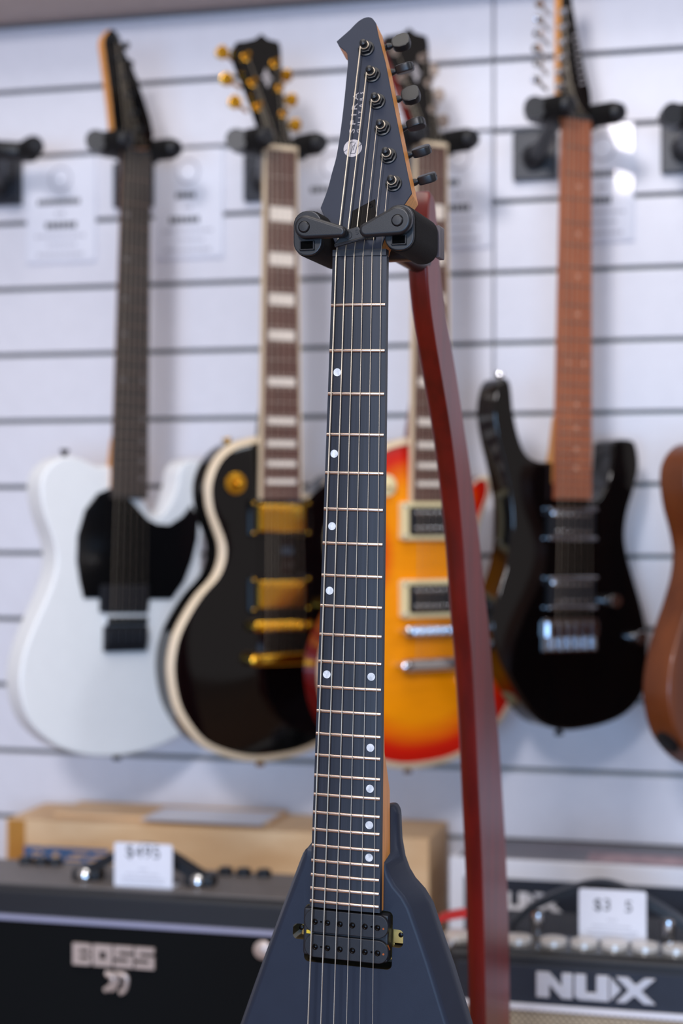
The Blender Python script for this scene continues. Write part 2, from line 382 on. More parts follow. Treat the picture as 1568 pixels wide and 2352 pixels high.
obj('coil_tape', box(-0.0305, -0.0265, 0.0030, 0.006, pc1[1]+0.0082, pc1[1]+0.0108), 'yellow', pu, wn=False)
for s, (xx0, zz1), (xx1, zz0) in ((-1, e0, e1), (1, f0, f1)):
    a_, b_ = (xx0+0.005, -0.034) if s < 0 else (0.034, xx1-0.0005)
    leg = obj('mounting_leg', box(a_, b_, 0.0155 if s > 0 else 0.017, 0.0172 if s > 0 else 0.0186, zz0+0.002, zz1-0.0005, 0.0006), 'brass', pu)
    obj('mounting_screw', lathe([(0.0019, 0), (0.0019, 0.0008), (0.0012, 0.0012)], ((a_+b_)/2+0.002*s, 0.0155, (zz0+zz1)/2+0.002), seg=12), 'screwblk', leg, wn=False)
# bridge (below the frame of the photograph)
br = obj('bridge', box(-0.036, 0.036, 0.004, BY+0.002, -0.672, -0.638, 0.002), 'matblk', g)
for i in range(6):
    x = 0.0262*(-1+2*i/5); obj('saddle', box(x-0.0045, x+0.0045, -0.001, 0.004, -0.668, -0.644, 0.001), 'matblk', br)
# headstock
HT = Matrix.Translation((0, 0.0030, 0.0050)) @ Matrix.Rotation(R(-15), 4, 'X'); GH = G @ HT
Q = lambda px, py, y=0.0: onp(GH, px, py, y)
left = [(736, 478), (752, 436), (762, 398), (773, 357), (783, 293), (790.5, 230), (795.6, 178.6), (798.7, 146), (797.2, 124)]
head = [Q(774, 577), Q(768, 556), Q(748, 505)] + curve([Q(*q) for q in left], 3, False) + [Q(793, 118), Q(779, 107)]
head += [Q(772.7, 95.7)] + curve([Q(*q) for q in ((803, 69), (823.7, 48.5), (841.5, 40), (854, 42), (863, 53))], 3, False)
head += [Q(*q) for q in ((869.6, 84), (885, 143), (905, 245), (923, 334), (936, 398), (945.8, 444), (928, 471), (892, 530), (880, 556), (874, 577))]
bmh = prism(head, 0.0, 0.0205); bmf = prism(head, -0.0004, 0.0009, 0.0003, 1)
obj('headstock', do_bevel(bmh, 0.0007, 2), 'roast', g, HT)
obj('headstock_face', bmf, 'satin', g, HT)
rA, rB = Q(869.6, 84), Q(945.8, 444); ed = Vector((rB[0]-rA[0], rB[1]-rA[1])).normalized(); sd = Vector((-ed.y, ed.x))
if sd.x < 0: sd = -sd
posts = []
wash = [(841.5, 113.5), (855.5, 173.5), (867, 235), (879, 296), (892.5, 360), (904.5, 423.5)]
btn = [(921, 98), (929, 157), (943, 219), (955, 285), (968, 347), (981, 410)]
angs = [16, 66, 10, 78, 52, 56]
for i, (wp, bp_) in enumerate(zip(wash, btn)):
    x, z = Q(*wp)
    t = obj('tuner', lathe([(0.0064, 0.0), (0.0065, 0.0012), (0.0060, 0.0016), (0.004, 0.0017)], (x, -0.0004, z), seg=26), 'matblk', g, HT)
    hexp = [(x+0.0056*math.cos(R(60*k+12)), z+0.0056*math.sin(R(60*k+12))) for k in range(6)]
    obj('hex_nut', prism(hexp, -0.0052, -0.001, 0.0005, 2), 'matblk', t)
    obj('post', lathe([(0.0029, 0.004), (0.0027, 0.0066), (0.0029, 0.0072), (0.0029, 0.0104), (0.0024, 0.0116), (0.0012, 0.0122), (0.0002, 0.0123)], (x, 0, z), seg=18), 'matblk', t)
    ringp = [(x+0.0033*math.cos(R(a)), -0.0068, z+0.0033*math.sin(R(a))) for a in range(-160, 120, 20)]
    obj('string_wrap', tube(ringp, 0.00055, 6), 'string', t, wn=False)
    posts.append(tuple(HT @ Vector((x-0.0030, -0.0066, z-0.0008))))
    # worm housing behind the headstock, shaft and button to the side
    bx, bz = Q(bp_[0], bp_[1], 0.0258)
    S = Vector((sd.x, 0, sd.y)); c = Vector((bx, 0.0258, bz)); s0 = c - S*0.0165
    obj('gear_housing', box(x-0.006, x+0.010, 0.0206, 0.0305, z-0.006, z+0.006, 0.0015), 'matblk', t)
    obj('shaft', lathe([(0.0030, -0.013), (0.0030, 0.0035), (0.0022, 0.0045), (0.0030, 0.0055), (0.0026, 0.0075), (0.0020, 0.0090), (0.0022, 0.0105)], s0, S, 14), 'matblk', t)
    prof = [(-0.0066, -0.0030), (-0.0050, -0.0050), (-0.0015, -0.0066), (0.0035, -0.0066), (0.0062, -0.0045), (0.0068, 0.0), (0.0062, 0.0045), (0.0035, 0.0066), (-0.0015, 0.0066), (-0.0050, 0.0050), (-0.0066, 0.0030)]
    bb = prism([(a_*1.12, b_*1.15) for a_, b_ in prof], -0.0034, 0.0034, 0.0014, 2)
    up = Vector((0, -1, 0)); lat = S.cross(up); a = R(angs[i])
    yv = (-up)*math.cos(a) + lat*math.sin(a); zv = S.cross(yv)
    mt = Matrix((S.to_4d(), yv.to_4d(), zv.to_4d(), (0, 0, 0, 1))).transposed(); mt[0][3], mt[1][3], mt[2][3] = c
    for r_ in range(3): mt[3][r_] = 0
    mt[3][3] = 1
    bmesh.ops.transform(bb, matrix=mt, verts=bb.verts)
    b_o = obj('button', bb, 'matblk', t)
    obj('button_screw', lathe([(0.0013, 0.0062), (0.0013, 0.0074), (0.0006, 0.0078)], c, S, 10), 'screwblk', b_o, wn=False)
strings(g, 0.0174, 0.0262, GL, -0.0026, -0.0045, posts, 0.00060, 0.00021)
tr = obj('truss_rod_cover', prism([Q(*q) for q in ((800, 552), (803, 527), (810, 486), (862, 458.5), (867, 500), (863, 552))], -0.0016, -0.0004, 0.0004, 1), 'gloss', g, HT)
sx, sz_ = Q(852, 474); obj('cover_screw', lathe([(0.0019, 0.0014), (0.0019, 0.0021), (0.0008, 0.0021), (0.0006, 0.0017)], (sx, 0, sz_), seg=14), 'screwblk', tr, wn=False)
# headstock lettering and emblem
def head_text(s, size, pa, pb, spacing, name):
    (x0, z0), (x1, z1) = Q(*pa), Q(*pb); d = math.atan2(z1-z0, x1-x0)
    tb = text_bm(s, size, 0.0001, spacing); xs = [v.co.x for v in tb.verts]; L_ = math.hypot(x1-x0, z1-z0); k = L_/(max(xs)-min(xs))
    bmesh.ops.transform(tb, matrix=Matrix.Translation(((x0+x1)/2, -0.0005, (z0+z1)/2)) @ Matrix.Rotation(-d, 4, 'Y') @ Matrix.Diagonal((k, 1, 1, 1)) @ Matrix.Translation((-(max(xs)+min(xs))/2, 0, 0)), verts=tb.verts)
    return obj(name, tb, 'logo', g, HT, wn=False)
head_text('SPIRA', 0.0060, (808.5, 307), (819, 213), 1.5, 'headstock_lettering')
head_text('GUITARS', 0.0034, (823, 305), (832, 212), 2.2, 'headstock_small_lettering')
ex, ez = Q(810.3, 341); er = 0.0073
em = obj('headstock_emblem', lathe([(er, 0.0004), (er, 0.0006)], (ex, 0, ez), seg=40), 'logo', g, HT, wn=False)
u0 = Vector(Q(808.5, 307)); u1 = Vector(Q(819, 213)); ud = (u1-u0).normalized(); vd = Vector((ud.y, -ud.x))
def eline(a, b, w=0.00022):
    a = Vector((ex, ez)) + ud*a[1] + vd*a[0]; b = Vector((ex, ez)) + ud*b[1] + vd*b[0]; d = (b-a).normalized(); q = Vector((-d.y, d.x))*w
    obj('emblem_line', prism([tuple(a+q), tuple(b+q), tuple(b-q), tuple(a-q)], -0.00068, -0.0005), 'satin', em, wn=False)
for a, b in (((-.0040, -.0055), (-.0022, .0050)), ((-.0022, .0050), (.0008, .0050)), ((-.0012, -.0045), (0, .002)), ((0, .002), (.0014, .002)), ((-.0012, -.0045), (.0022, -.0045)), ((.0022, -.0045), (.0040, .0055)), ((.0004, -.002), (.0016, .0045)), ((-.0066, -.003), (-.0045, -.0012)), ((.0045, .0012), (.0066, .003))): eline(a, b)

# ------------------------------------------------------------------ stand: curved red post, yoke with foam arms and locking levers
S_ = frame(at(825.5, 589, 1.279), -17)
base = S_.copy(); base.translation.z = 0
pb = (0.0, onx(S_, 1115, 2352, 0.0092)[0])
stand = thing('guitar_stand', 'dark red wooden stand post curving down behind the charcoal V guitar', 'guitar stand', S_)
fr = [(987, 450), (985, 470), (983, 520), (980, 600), (988, 700), (1001, 790), (1020, 900), (1036, 1000), (1052, 1130), (1063, 1250), (1073, 1400), (1082, 1500), (1091, 1650), (1098, 1800), (1107, 2000), (1112, 2200), (1115, 2352)]
bk = [(999, 466), (1002, 490), (1011, 610), (1019, 690), (1033, 775), (1048, 860), (1066, 980), (1081, 1080), (1099, 1220), (1113, 1350), (1126, 1470), (1136, 1600), (1146, 1700), (1159, 1900), (1166, 2050), (1170, 2200), (1172, 2352)]
TX = 0.0092
fp = curve([onx(S_, px, py, TX) for px, py in fr], 2, False); kp = curve([onx(S_, px, py, TX) for px, py in bk], 2, False)
zf = -S_.translation.z + 0.03
fp.append((fp[-1][0]+0.035, zf)); kp.append((kp[-1][0]+0.05, zf))
def post_ring(f, k, sc=1.0, dz=0.0):
    F_, K_ = Vector((f[0], f[1]+dz)), Vector((k[0], k[1]+dz)); w = (K_-F_).length; d_ = (K_-F_)/w
    c = w/2; w2 = w*sc; t0 = c-w2/2; X = TX*(0.55+0.45*sc); rl = min(0.0090*sc, w2*0.36); rr = min(0.0022, w2*0.2); P_ = []
    for cx_, ct, r0_, a0 in ((X-rr, w2-rr, rr, 0), (-X+rl, w2-rl, rl, 90), (-X+rl, rl, rl, 180), (X-rr, rr, rr, 270)):
        for q in range(6):
            a = R(a0+90*q/5); P_.append((cx_+r0_*math.cos(a), ct+r0_*math.sin(a)))
    return [(x, F_.x+d_.x*(t0+t), F_.y+d_.y*(t0+t)) for x, t in P_]
rings = [post_ring(fp[0], kp[0], 0.45, 0.006), post_ring(fp[0], kp[0], 0.8, 0.004)] + [post_ring(f, k) for f, k in zip(fp, kp)]
bm = loft(rings)
obj('post', bm, 'redwood', stand)
by0 = fp[-1][0]
obj('foot', box(-0.19, 0.19, by0-0.03, by0+0.12, zf-0.03, zf+0.002, 0.008), 'redwood', stand)
T = lambda px, py, y: onp(S_, px, py, y)
lc, rc = T(709, 537, -0.012), T(919, 524, -0.012)
yoke = obj('yoke_bar', box(lc[0]-0.004, rc[0]+0.004, 0.058, 0.072, lc[1]-0.012, rc[1]+0.012, 0.004), 'plastic', stand)
py_ = fp[4][0]
obj('yoke_stem', tube([(0.002, 0.066, rc[1]), (0.001, 0.10, rc[1]+0.004), (0, py_+0.006, rc[1]+0.004)], 0.0105, 14), 'plastic', stand)
for s, (cx, cz) in ((-1, lc), (1, rc)):
    arm = obj('foam_arm', prism(rrect(cx-0.0118, cx+0.0118, cz-0.0175, cz+0.0175, 0.0108, 6), -0.013, 0.058, 0.003, 3), 'foam', stand)
    obj('arm_cap', prism(rrect(cx-0.0112, cx+0.0112, cz-0.0168, cz+0.0168, 0.0102, 6), -0.0155, -0.012, 0.0012, 2), 'plastic', arm)
    fy, fw, ft = cz-0.0090, 0.0058, 0.0011
    for q in ((cx-fw, cx+fw, fy-0.0040, fy-0.0040+ft), (cx-fw, cx-fw+ft, fy-0.0040, fy+0.003), (cx+fw-ft, cx+fw, fy-0.0040, fy+0.003)):
        obj('slot_rim', box(q[0], q[1], -0.0172, -0.0154, q[2], q[3], 0.0003, 1), 'plastic', arm)
    obj('slot', box(cx-fw+ft, cx+fw-ft, -0.0158, -0.0150, fy-0.003, fy+0.003), 'hole', arm, wn=False)
for k in range(5):
    obj('arm_rib', box(rc[0]+0.0085+0.0, rc[0]+0.0125, 0.0585+0.0035*k, 0.0605+0.0035*k, rc[1]-0.012, rc[1]+0.013, 0.0006, 1), 'clearrib', stand)
for big, br_, small, sr, pin in (((699.5, 520), 27, (780, 530.5), 13, (698, 521)), ((911.5, 505), 32.5, (839, 527), 16, (912, 506))):
    yl = -0.0245
    lev = obj('locking_lever', prism(teardrop(T(*big, yl), br_*0.000326, T(*small, yl), sr*0.000326, 16), yl, -0.0165, 0.0026, 4), 'plastic', stand)
    px_, pz_ = T(*pin, yl); obj('lever_pin', lathe([(0.0041, 0.0), (0.0041, 0.0004), (0.0034, 0.0011), (0.001, 0.0012)], (px_, yl, pz_), seg=24), 'plastic', lev)
    obj('lever_groove', lathe([(0.0045, 0.0), (0.0045, 0.0002)], (px_, yl, pz_), seg=24), 'hole', lev, wn=False)
gate = obj('gate_plate', prism([T(*q, -0.012) for q in ((768, 563), (795, 529), (824, 521), (841, 543), (836, 548), (771, 568))], -0.0145, -0.009, 0.0008, 2), 'plastic', stand)
obj('gate_lip', tube([(T(769, 565, -.0155)[0], -.0155, T(769, 565, -.0155)[1]), (T(838, 546, -.0155)[0], -.0155, T(838, 546, -.0155)[1])], 0.0013, 8), 'plastic', gate)
ec = T(799, 540, -0.0148)
obj('gate_emblem', tube([(ec[0]+0.0028*math.cos(R(t)), -0.0147, ec[1]+0.0028*math.sin(R(t))) for t in range(0, 361, 24)], 0.00035, 6), 'plastic', gate, wn=False)
tb = text_bm('S', 0.0055, 0.0006); tc_ = T(819, 533, -0.0148)
bmesh.ops.transform(tb, matrix=Matrix.Translation((tc_[0], -0.0147, tc_[1])) @ Matrix.Rotation(R(-14), 4, 'Y'), verts=tb.verts); obj('gate_letter', tb, 'plastic', gate, wn=False)

# ------------------------------------------------------------------ wall hangers
def hanger(label, plate_px, yokeM, zoff=0.014, group='guitar hangers on the slat wall'):
    px_, pz_ = onp(W, plate_px[0], plate_px[1], -0.008)
    Mx = W @ Matrix.Translation((px_, 0, pz_))
    h = thing('wall_hanger', label, 'hanger', Mx, group)
    obj('back_plate', box(-0.031, 0.031, -0.012, -0.0005, -0.034, 0.034, 0.003), 'plate', h)
    rel = Mx.inverted() @ yokeM
    yc = rel @ Vector((0, 0.045, zoff)); k0 = Vector((0, -0.012, -0.004))
    obj('swivel_knob', lathe([(0.017, 0), (0.017, 0.012), (0.012, 0.02), (0.004, 0.023)], k0, (0, -1, 0), 18), 'plastic', h)
    obj('stem', tube([k0+Vector((0, -0.005, 0)), k0.lerp(yc, 0.35)+Vector((0, 0, -0.004)), k0.lerp(yc, 0.75), yc], [0.012, 0.011, 0.0105, 0.011], 12), 'plastic', h)
    pth = [(-0.062, 0.006, zoff-0.004), (-0.052, 0.022, zoff-0.004), (-0.034, 0.044, zoff-0.001), (0, 0.050, zoff), (0.034, 0.044, zoff-0.001), (0.045, 0.03, zoff-0.003)]
    obj('yoke', tube(curve(pth, 3, False), 0.0145, 12), 'plastic', h, rel)
    for s in (-1, 1):
        x = s*0.0385
        f = obj('foam_finger', tube([(x, 0.042, zoff), (x, 0.02, zoff-0.001), (x, -0.024, zoff-0.006), (x, -0.034, zoff-0.007)], [0.0135, 0.0150, 0.0150, 0.0115], 14), 'foam', h, rel)
        obj('finger_cap', lathe([(0.011, 0), (0.012, 0.004), (0.008, 0.008)], (x, -0.032, zoff-0.0068), (0, -1, -0.1), 14), 'plastic', f)
    return h

# ------------------------------------------------------------------ wall guitars
def tuners(p, HTm, posts_l, btns, m, big=1.0):
    out = []
    for (x, z), (bx, by, bz) in zip(posts_l, btns):
        t = obj('tuner', lathe([(0.006, 0.0), (0.006, 0.0015), (0.0045, 0.002), (0.0034, 0.0021), (0.0034, 0.012), (0.0024, 0.0135)], (x, 0, z), seg=14), m, p, HTm)
        c = Vector((bx, by, bz)); s = Vector((x, by, z)); d = (c-s).normalized()
        obj('shaft', tube([s.lerp(c, 0.2), c - d*0.004], 0.0024, 8), m, t, wn=False)
        prof = [(-0.007, -0.003), (-0.003, -0.0075), (0.005, -0.0085), (0.009, -0.004), (0.009, 0.004), (0.005, 0.0085), (-0.003, 0.0075), (-0.007, 0.003)]
        bb = prism([(a*big, b*big) for a, b in prof], -0.0045, 0.0045, 0.002, 2)
        ax = d; yv = Vector((0, 1, 0)); yv = (yv-ax*yv.dot(ax)).normalized(); a = random.uniform(-0.6, 0.6)
        zv = ax.cross(yv); yv, zv = yv*math.cos(a)+zv*math.sin(a), zv*math.cos(a)-yv*math.sin(a)
        mt = Matrix(((ax.x, yv.x, zv.x, c.x), (ax.y, yv.y, zv.y, c.y), (ax.z, yv.z, zv.z, c.z), (0, 0, 0, 1)))
        bmesh.ops.transform(bb, matrix=mt, verts=bb.verts); obj('button', bb, m, t)
        out.append(tuple(HTm @ Vector((x, -0.007, z))))
    return out
def humbucker(p, cx, cz, y, w, hgt, cov, ring, polem, rows=1):
    pk = obj('pickup', box(cx-w/2, cx+w/2, y, y+0.016, cz-hgt/2, cz+hgt/2, 0.003), cov, p)
    if ring: obj('pickup_ring', prism(rrect(cx-w/2-0.009, cx+w/2+0.009, cz-hgt/2-0.006, cz+hgt/2+0.006, 0.004), y+0.004, y+0.020, 0.001, 1), ring, pk)
    for r_ in range(rows):
        for i in range(6):
            x = cx + (-2.5+i)*0.0098
            zz = cz + hgt*(0.27 if r_ == 0 else -0.27)
            obj('pole_piece', lathe([(0.0027, 0), (0.0027, 0.001), (0.001, 0.0016)], (x, y, zz), seg=10), polem, pk, wn=False)
    if ring:
        for sx in (-1, 1):
            for szz in (-1, 1):
                obj('ring_screw', lathe([(0.0024, 0), (0.0024, 0.001), (0.001, 0.0018)], (cx+sx*(w/2+0.0055), y+0.004, cz+szz*(hgt/2+0.001)), seg=10), polem, pk, wn=False)
    return pk
def knob(p, x, y, z, m, r=0.010, h=0.016, name='control_knob'):
    return obj(name, lathe([(r, 0), (r*0.96, h*0.8), (r*0.8, h), (0.001, h)], (x, y, z), seg=18), m, p)
def strap(p, pos, axis, m): return obj('strap_button', lathe([(0.004, 0), (0.0035, 0.005), (0.0065, 0.008), (0.006, 0.011), (0.002, 0.012)], pos, axis, 14), m, p)

def heel(p, z0, z1, hwid, d0, d1, m):
    obj('neck_heel', loft([[(-hwid, 0.006, z), (hwid, 0.006, z), (hwid*0.92, dd*0.8, z), (hwid*0.6, dd, z), (-hwid*0.6, dd, z), (-hwid*0.92, dd*0.8, z)] for z, dd in ((z0, d0), ((z0+z1)/2, d0*0.55+d1*0.45), (z0*0.2+z1*0.8, d1), (z1, d1))]), m, p)
# --- single-cutaway slab with black pickguard (white one, and the mahogany one at the right edge)
TM = frame(at(316, 352, 2.36), 37, 1.4)
tface = [(264, 1076), (228, 1072), (194, 1057), (165, 1048), (136, 1053), (109, 1074), (95, 1104), (95, 1142), (104, 1186), (121, 1234), (130, 1278), (124, 1326), (104, 1380), (80, 1433), (58, 1491), (47, 1545), (48, 1593), (63, 1646), (92, 1685), (141, 1719), (204, 1736), (267, 1737), (330, 1726), (397, 1700), (462, 1655), (503, 1600), (520, 1540), (512, 1470), (488, 1400), (468, 1330), (462, 1270), (470, 1210), (482, 1150), (485, 1105), (472, 1068), (450, 1055), (424, 1062), (410, 1085), (407, 1112), (393, 1152), (368, 1184), (345, 1180), (336, 1160)]
TB = 0.010
tout = curve([onp(TM, x, y, TB) for x, y in tface], 3)
tguard = [(260, 1118), (223, 1133), (194, 1171), (177, 1230), (175, 1288), (182, 1336), (191, 1375), (233, 1375), (240, 1409), (337, 1409), (342, 1377), (393, 1377), (422, 1336), (440, 1288), (452, 1239), (455, 1190), (438, 1160), (417, 1186), (388, 1205), (359, 1203), (338, 1192), (300, 1150)]
thead = [(268, 338), (262, 300), (256, 240), (246, 160), (238, 100), (240, 84), (254, 66), (266, 72), (276, 96), (290, 128), (302, 150), (314, 180), (324, 210), (334, 240), (344, 272), (352, 310), (346, 340)]
def tele(Mx, name, label, bodym, guardm, boardm, neckm, facem, full=True):
    p = thing(name, label, 'guitar', Mx, None)
    obj('body', prism(tout, TB, TB+0.044, 0.006, 4), bodym, p)
    d = {'type': 'dot', 'r': 0.0030, 'mat': 'dimdot', 'dots': [(n_, [-0.62]) for n_ in (3, 5, 7, 9)] + [(n_, [0.62]) for n_ in (15, 17, 19, 21)] + [(12, [-.62, .62])]}
    make_neck(p, GL, 0.0425, 0.0565, -0.478, 22, boardm, neckm, 'fret', d, heel=-0.47, th=0.022, frr=0.0011)
    heel(p, -0.395, -0.47, 0.0272, 0.018, 0.040, neckm)
    obj('nut', box(-0.0212, 0.0212, -0.002, 0.006, 0, 0.005, 0.0006), 'nut', p)
    obj('headstock', prism([onp(TM, x, y, 0.004) for x, y in thead], 0.004, 0.021, 0.001, 1), neckm, p)
    obj('headstock_face', prism([onp(TM, x, y, 0.004) for x, y in thead], 0.0032, 0.0045, 0.0003, 1), facem, p)
    HT0 = Matrix.Translation((0, 0.0032, 0))
    pl = [onp(TM, *q, 0.003) for q in ((262, 92), (272, 135), (283, 178), (294, 220), (304, 262), (315, 300))]
    po = tuners(p, HT0, pl, [(x+0.030, 0.022, z+0.003) for x, z in pl], 'matblk', 0.6)
    gp = curve([onp(TM, x, y, TB) for x, y in tguard], 1) if full else None
    if full:
        gd = obj('pickguard', prism(gp, TB-0.0025, TB+0.001, 0.0008, 1), guardm, p)
        cxp, czp = onp(TM, 300, 1396, TB)
        a_, b_ = onp(TM, 243, 1417, TB), onp(TM, 337, 1433, TB)
        obj('pickup', box(-0.040, 0.036, TB-0.006, TB+0.002, czp-0.006, czp+0.032, 0.003), 'bobbin', p)
        obj('bridge_plate', box(a_[0], b_[0], TB-0.0035, TB+0.001, b_[1], a_[1], 0.001), 'chrome', p)
        a_, b_ = onp(TM, 241, 1437, TB-.006), onp(TM, 337, 1495, TB-.006)
        bb_ = obj('bridge', box(a_[0], b_[0], TB-0.008, TB+0.001, b_[1], a_[1], 0.002), 'bobbin', p)
        for i in range(6):
            x = a_[0]+(b_[0]-a_[0])*(i+.5)/6; obj('saddle', box(x-0.004, x+0.004, TB-0.012, TB-0.008, b_[1]+0.010, a_[1]-0.004, 0.001, 1), 'bobbin', bb_)
        strings(p, 0.0174, 0.0262, GL, -0.002, TB-0.0135, po, 0.00048, 0.00022)
        x, z = onp(TM, 148, 1046, TB+.022); strap(p, (x, TB+0.022, z-0.003), (0, 0, 1), 'matblk')
        x, z = onp(TM, 268, 1735, TB+.022); strap(p, (x, TB+0.022, z+0.005), (0, 0, -1), 'matblk')
    else:
        x0 = min(q[0] for q in tout); zz = [q[1] for q in tout if q[0] == x0][0]
        side = [q for q in tout if q[0] < 0]; q = min(side, key=lambda s: abs(s[1]-(zz-0.062)) + (0 if s[1] < zz else 1))
        obj('jack_plate', lathe([(0.016, -0.002), (0.016, 0.0012), (0.007, 0.002), (0.006, 0.001)], (q[0]+0.0005, TB+0.022, q[1]), (-1, 0, -0.75), 20), 'matblk', p)
        humbucker(p, 0, -0.55, TB-0.006, 0.07, 0.038, 'bobbin', None, 'chrome')
        obj('bridge', box(-0.04, 0.04, TB-0.008, TB+0.001, -0.68, -0.635, 0.002), 'chrome', p)
        strings(p, 0.0174, 0.0262, GL, -0.002, TB-0.0115, po, 0.00048, 0.00022)
    return p
tele(TM, 'electric_guitar', 'white single-cutaway electric guitar with black pickguard on the wall', 'white', 'blkplate', 'ebony', 'roast', 'gloss')
BM = frame(at(1763, 250, 2.14), 38, 1.4)
tele(BM, 'electric_guitar', 'brown mahogany electric guitar body cut off at the right edge', 'mahog', 'blkplate', 'rosewood', 'mahog', 'mahog', full=False)

# --- carved single-cutaway guitars
LM = frame(at(646, 345, 2.246), 27, 0)
LE = 0.020
lface = [(606, 1004), (562, 1009), (528, 1021), (499, 1045), (480, 1079), (471, 1118), (475, 1167), (489, 1210), (502, 1250), (501, 1288), (485, 1327), (451, 1365), (422, 1409), (398, 1457), (386, 1506), (385, 1554), (397, 1617), (422, 1666), (460, 1710), (514, 1735), (572, 1747), (630, 1744), (693, 1730), (752, 1700), (802, 1655), (838, 1600), (852, 1545), (846, 1480), (822, 1420), (790, 1368), (766, 1320), (756, 1265), (757, 1215), (772, 1165), (787, 1121), (783, 1093), (762, 1092), (738, 1120), (712, 1138), (690, 1130), (680, 1090), (650, 1030)]
lout = curve([onp(LM, x, y, LE) for x, y in lface], 3)
lcx = sum(q[0] for q in lout if q[1] < -0.55)/max(1, len([q for q in lout if q[1] < -0.55]))
def spine(pt):
    zt_, zb_ = -0.50, -0.68
    return (lcx*0.7, max(zb_, min(zt_, pt[1])))
lhead = [(625, 338), (606, 300), (588, 250), (566, 190), (546, 140), (537, 108), (543, 97), (562, 95), (584, 90), (600, 78), (614, 90), (640, 97), (644, 112), (647, 190), (656, 260), (664, 305), (670, 338)]
LHT = Matrix.Translation((0, 0.003, 0.004)) @ Matrix.Rotation(R(-14), 4, 'X')
def lespaul(Mx, name, label, topm, sidem, hwm, boardm, ringm, covm, polem, neckm, headm, knobm, rows, butm):
    p = thing(name, label, 'guitar', Mx)
    rings, ts = [], (1.0, 0.955, 0.90, 0.80, 0.66, 0.5, 0.34, 0.18, 0.05)
    for t in ts:
        rr = []
        for q in lout:
            c = spine(q); rr.append((c[0]+(q[0]-c[0])*t, LE - 0.013*(1-t)**0.6*(1 if t < 1 else 0), c[1]+(q[1]-c[1])*t))
        rings.append(rr)
    bmt = bmesh.new(); lay = bmt.verts.layers.float.new('burst'); vv = []
    for t, rr in zip(ts, rings):
        row = []
        for c in rr:
            v = bmt.verts.new(c); v[lay] = t; row.append(v)
        vv.append(row)
    n_ = len(lout)
    for a_, b_ in zip(vv[:-1], vv[1:]):
        for i in range(n_): bmt.faces.new((a_[i], a_[(i+1) % n_], b_[(i+1) % n_], b_[i]))
    bmt.faces.new(vv[-1])
    ar = sum(lout[i][0]*lout[(i+1) % n_][1]-lout[(i+1) % n_][0]*lout[i][1] for i in range(n_))
    obj('body', prism(lout, LE+0.001, LE+0.048, 0.005, 3), sidem, p)
    bmt.normal_update()
    if sum(f.normal.y for f in bmt.faces) > 0: bmesh.ops.reverse_faces(bmt, faces=bmt.faces)
    obj('carved_top', bmt, topm, p, keep=True, sharp=70)
    bi = []
    for q in lout:
        c = spine(q); d = Vector((q[0]-c[0], q[1]-c[1])).normalized()
        bi.append([(q[0]+d.x*0.0006, LE+0.004, q[1]+d.y*0.0006), (q[0]+d.x*0.0006, LE-0.0016, q[1]+d.y*0.0006), (q[0]-d.x*0.0078, LE-0.0056, q[1]-d.y*0.0078), (q[0]-d.x*0.0078, LE+0.002, q[1]-d.y*0.0078)])
    bi.append(bi[0]); bmb = loft(bi, cap=False); bmesh.ops.remove_doubles(bmb, verts=bmb.verts, dist=1e-6)
    obj('binding', bmb, 'cream', p)
    d = {'type': 'block', 'mat': 'inlay', 'dots': [(k, [0]) for k in (3, 5, 7, 9, 12, 15, 17, 19, 21)]}
    LL = 0.6286
    make_neck(p, LL, 0.043, 0.056, -0.462, 22, boardm, neckm, 'fret', d, bind='cream', heel=-0.455, th=0.024, bth=0.008, frr=0.0010)
    heel(p, -0.330, -0.42, 0.0262, 0.020, 0.058, neckm)
    obj('nut', box(-0.0235, 0.0235, -0.002, 0.008, 0, 0.006, 0.0008), 'cream', p)
    hp = [onp(LM @ LHT, x, y, 0) for x, y in lhead]
    obj('headstock', prism(hp, 0.0, 0.016, 0.001, 1), neckm, p, LHT); obj('headstock_face', prism(hp, -0.0008, 0.0006, 0.0003, 1), headm, p, LHT)
    LH = LM @ LHT
    pl = [onp(LH, *q, -0.006) for q in ((567, 127), (582, 187), (594, 242), (633, 142), (645, 199), (654, 258))]
    bl = [onp(LH, *q, 0.022) for q in ((512, 122), (522, 183), (541, 236))]
    bts = [(x, 0.022, z) for x, z in bl] + [(pl[k][0]+0.026, 0.022, pl[k][1]-0.002) for k in (3, 4, 5)]
    po = tuners(p, LHT, pl, bts, butm, 1.1); po = [po[2], po[1], po[0], po[3], po[4], po[5]]
    # emblem on the headstock
    ex_, ez_ = onp(LH, 612, 180, 0); 
    for k, (w_, h_) in enumerate(((0.006, 0.014), (0.009, 0.005))):
        obj('headstock_inlay', prism([(ex_, ez_+h_), (ex_+w_, ez_), (ex_, ez_-h_), (ex_-w_, ez_)], -0.0012, -0.0006), 'logo', p, LHT, wn=False)
    y = 0.004
    U = lambda px, py, yy=y: onp(LM, px, py, yy)
    c1, c2 = U(650, 1190, -0.004), U(650, 1365, -0.004)
    for c in (c1, c2): humbucker(p, 0.0, c[1], -0.005, 0.068, 0.037, covm, ringm, polem, rows)
    bz = U(645, 1438, -0.006)[1]; tz = U(645, 1514, -0.006)[1]
    bd = obj('bridge', box(-0.042, 0.042, -0.009, 0.0, bz-0.0075, bz+0.0075, 0.003), hwm, p)
    for i in range(6):
        x = (-2.5+i)*0.0103; obj('saddle', box(x-0.004, x+0.004, -0.0125, -0.008, bz-0.005, bz+0.005, 0.001, 1), hwm, bd)
    tp = obj('tailpiece', box(-0.048, 0.048, -0.012, 0.0, tz-0.0085, tz+0.0085, 0.005, 4), hwm, p)
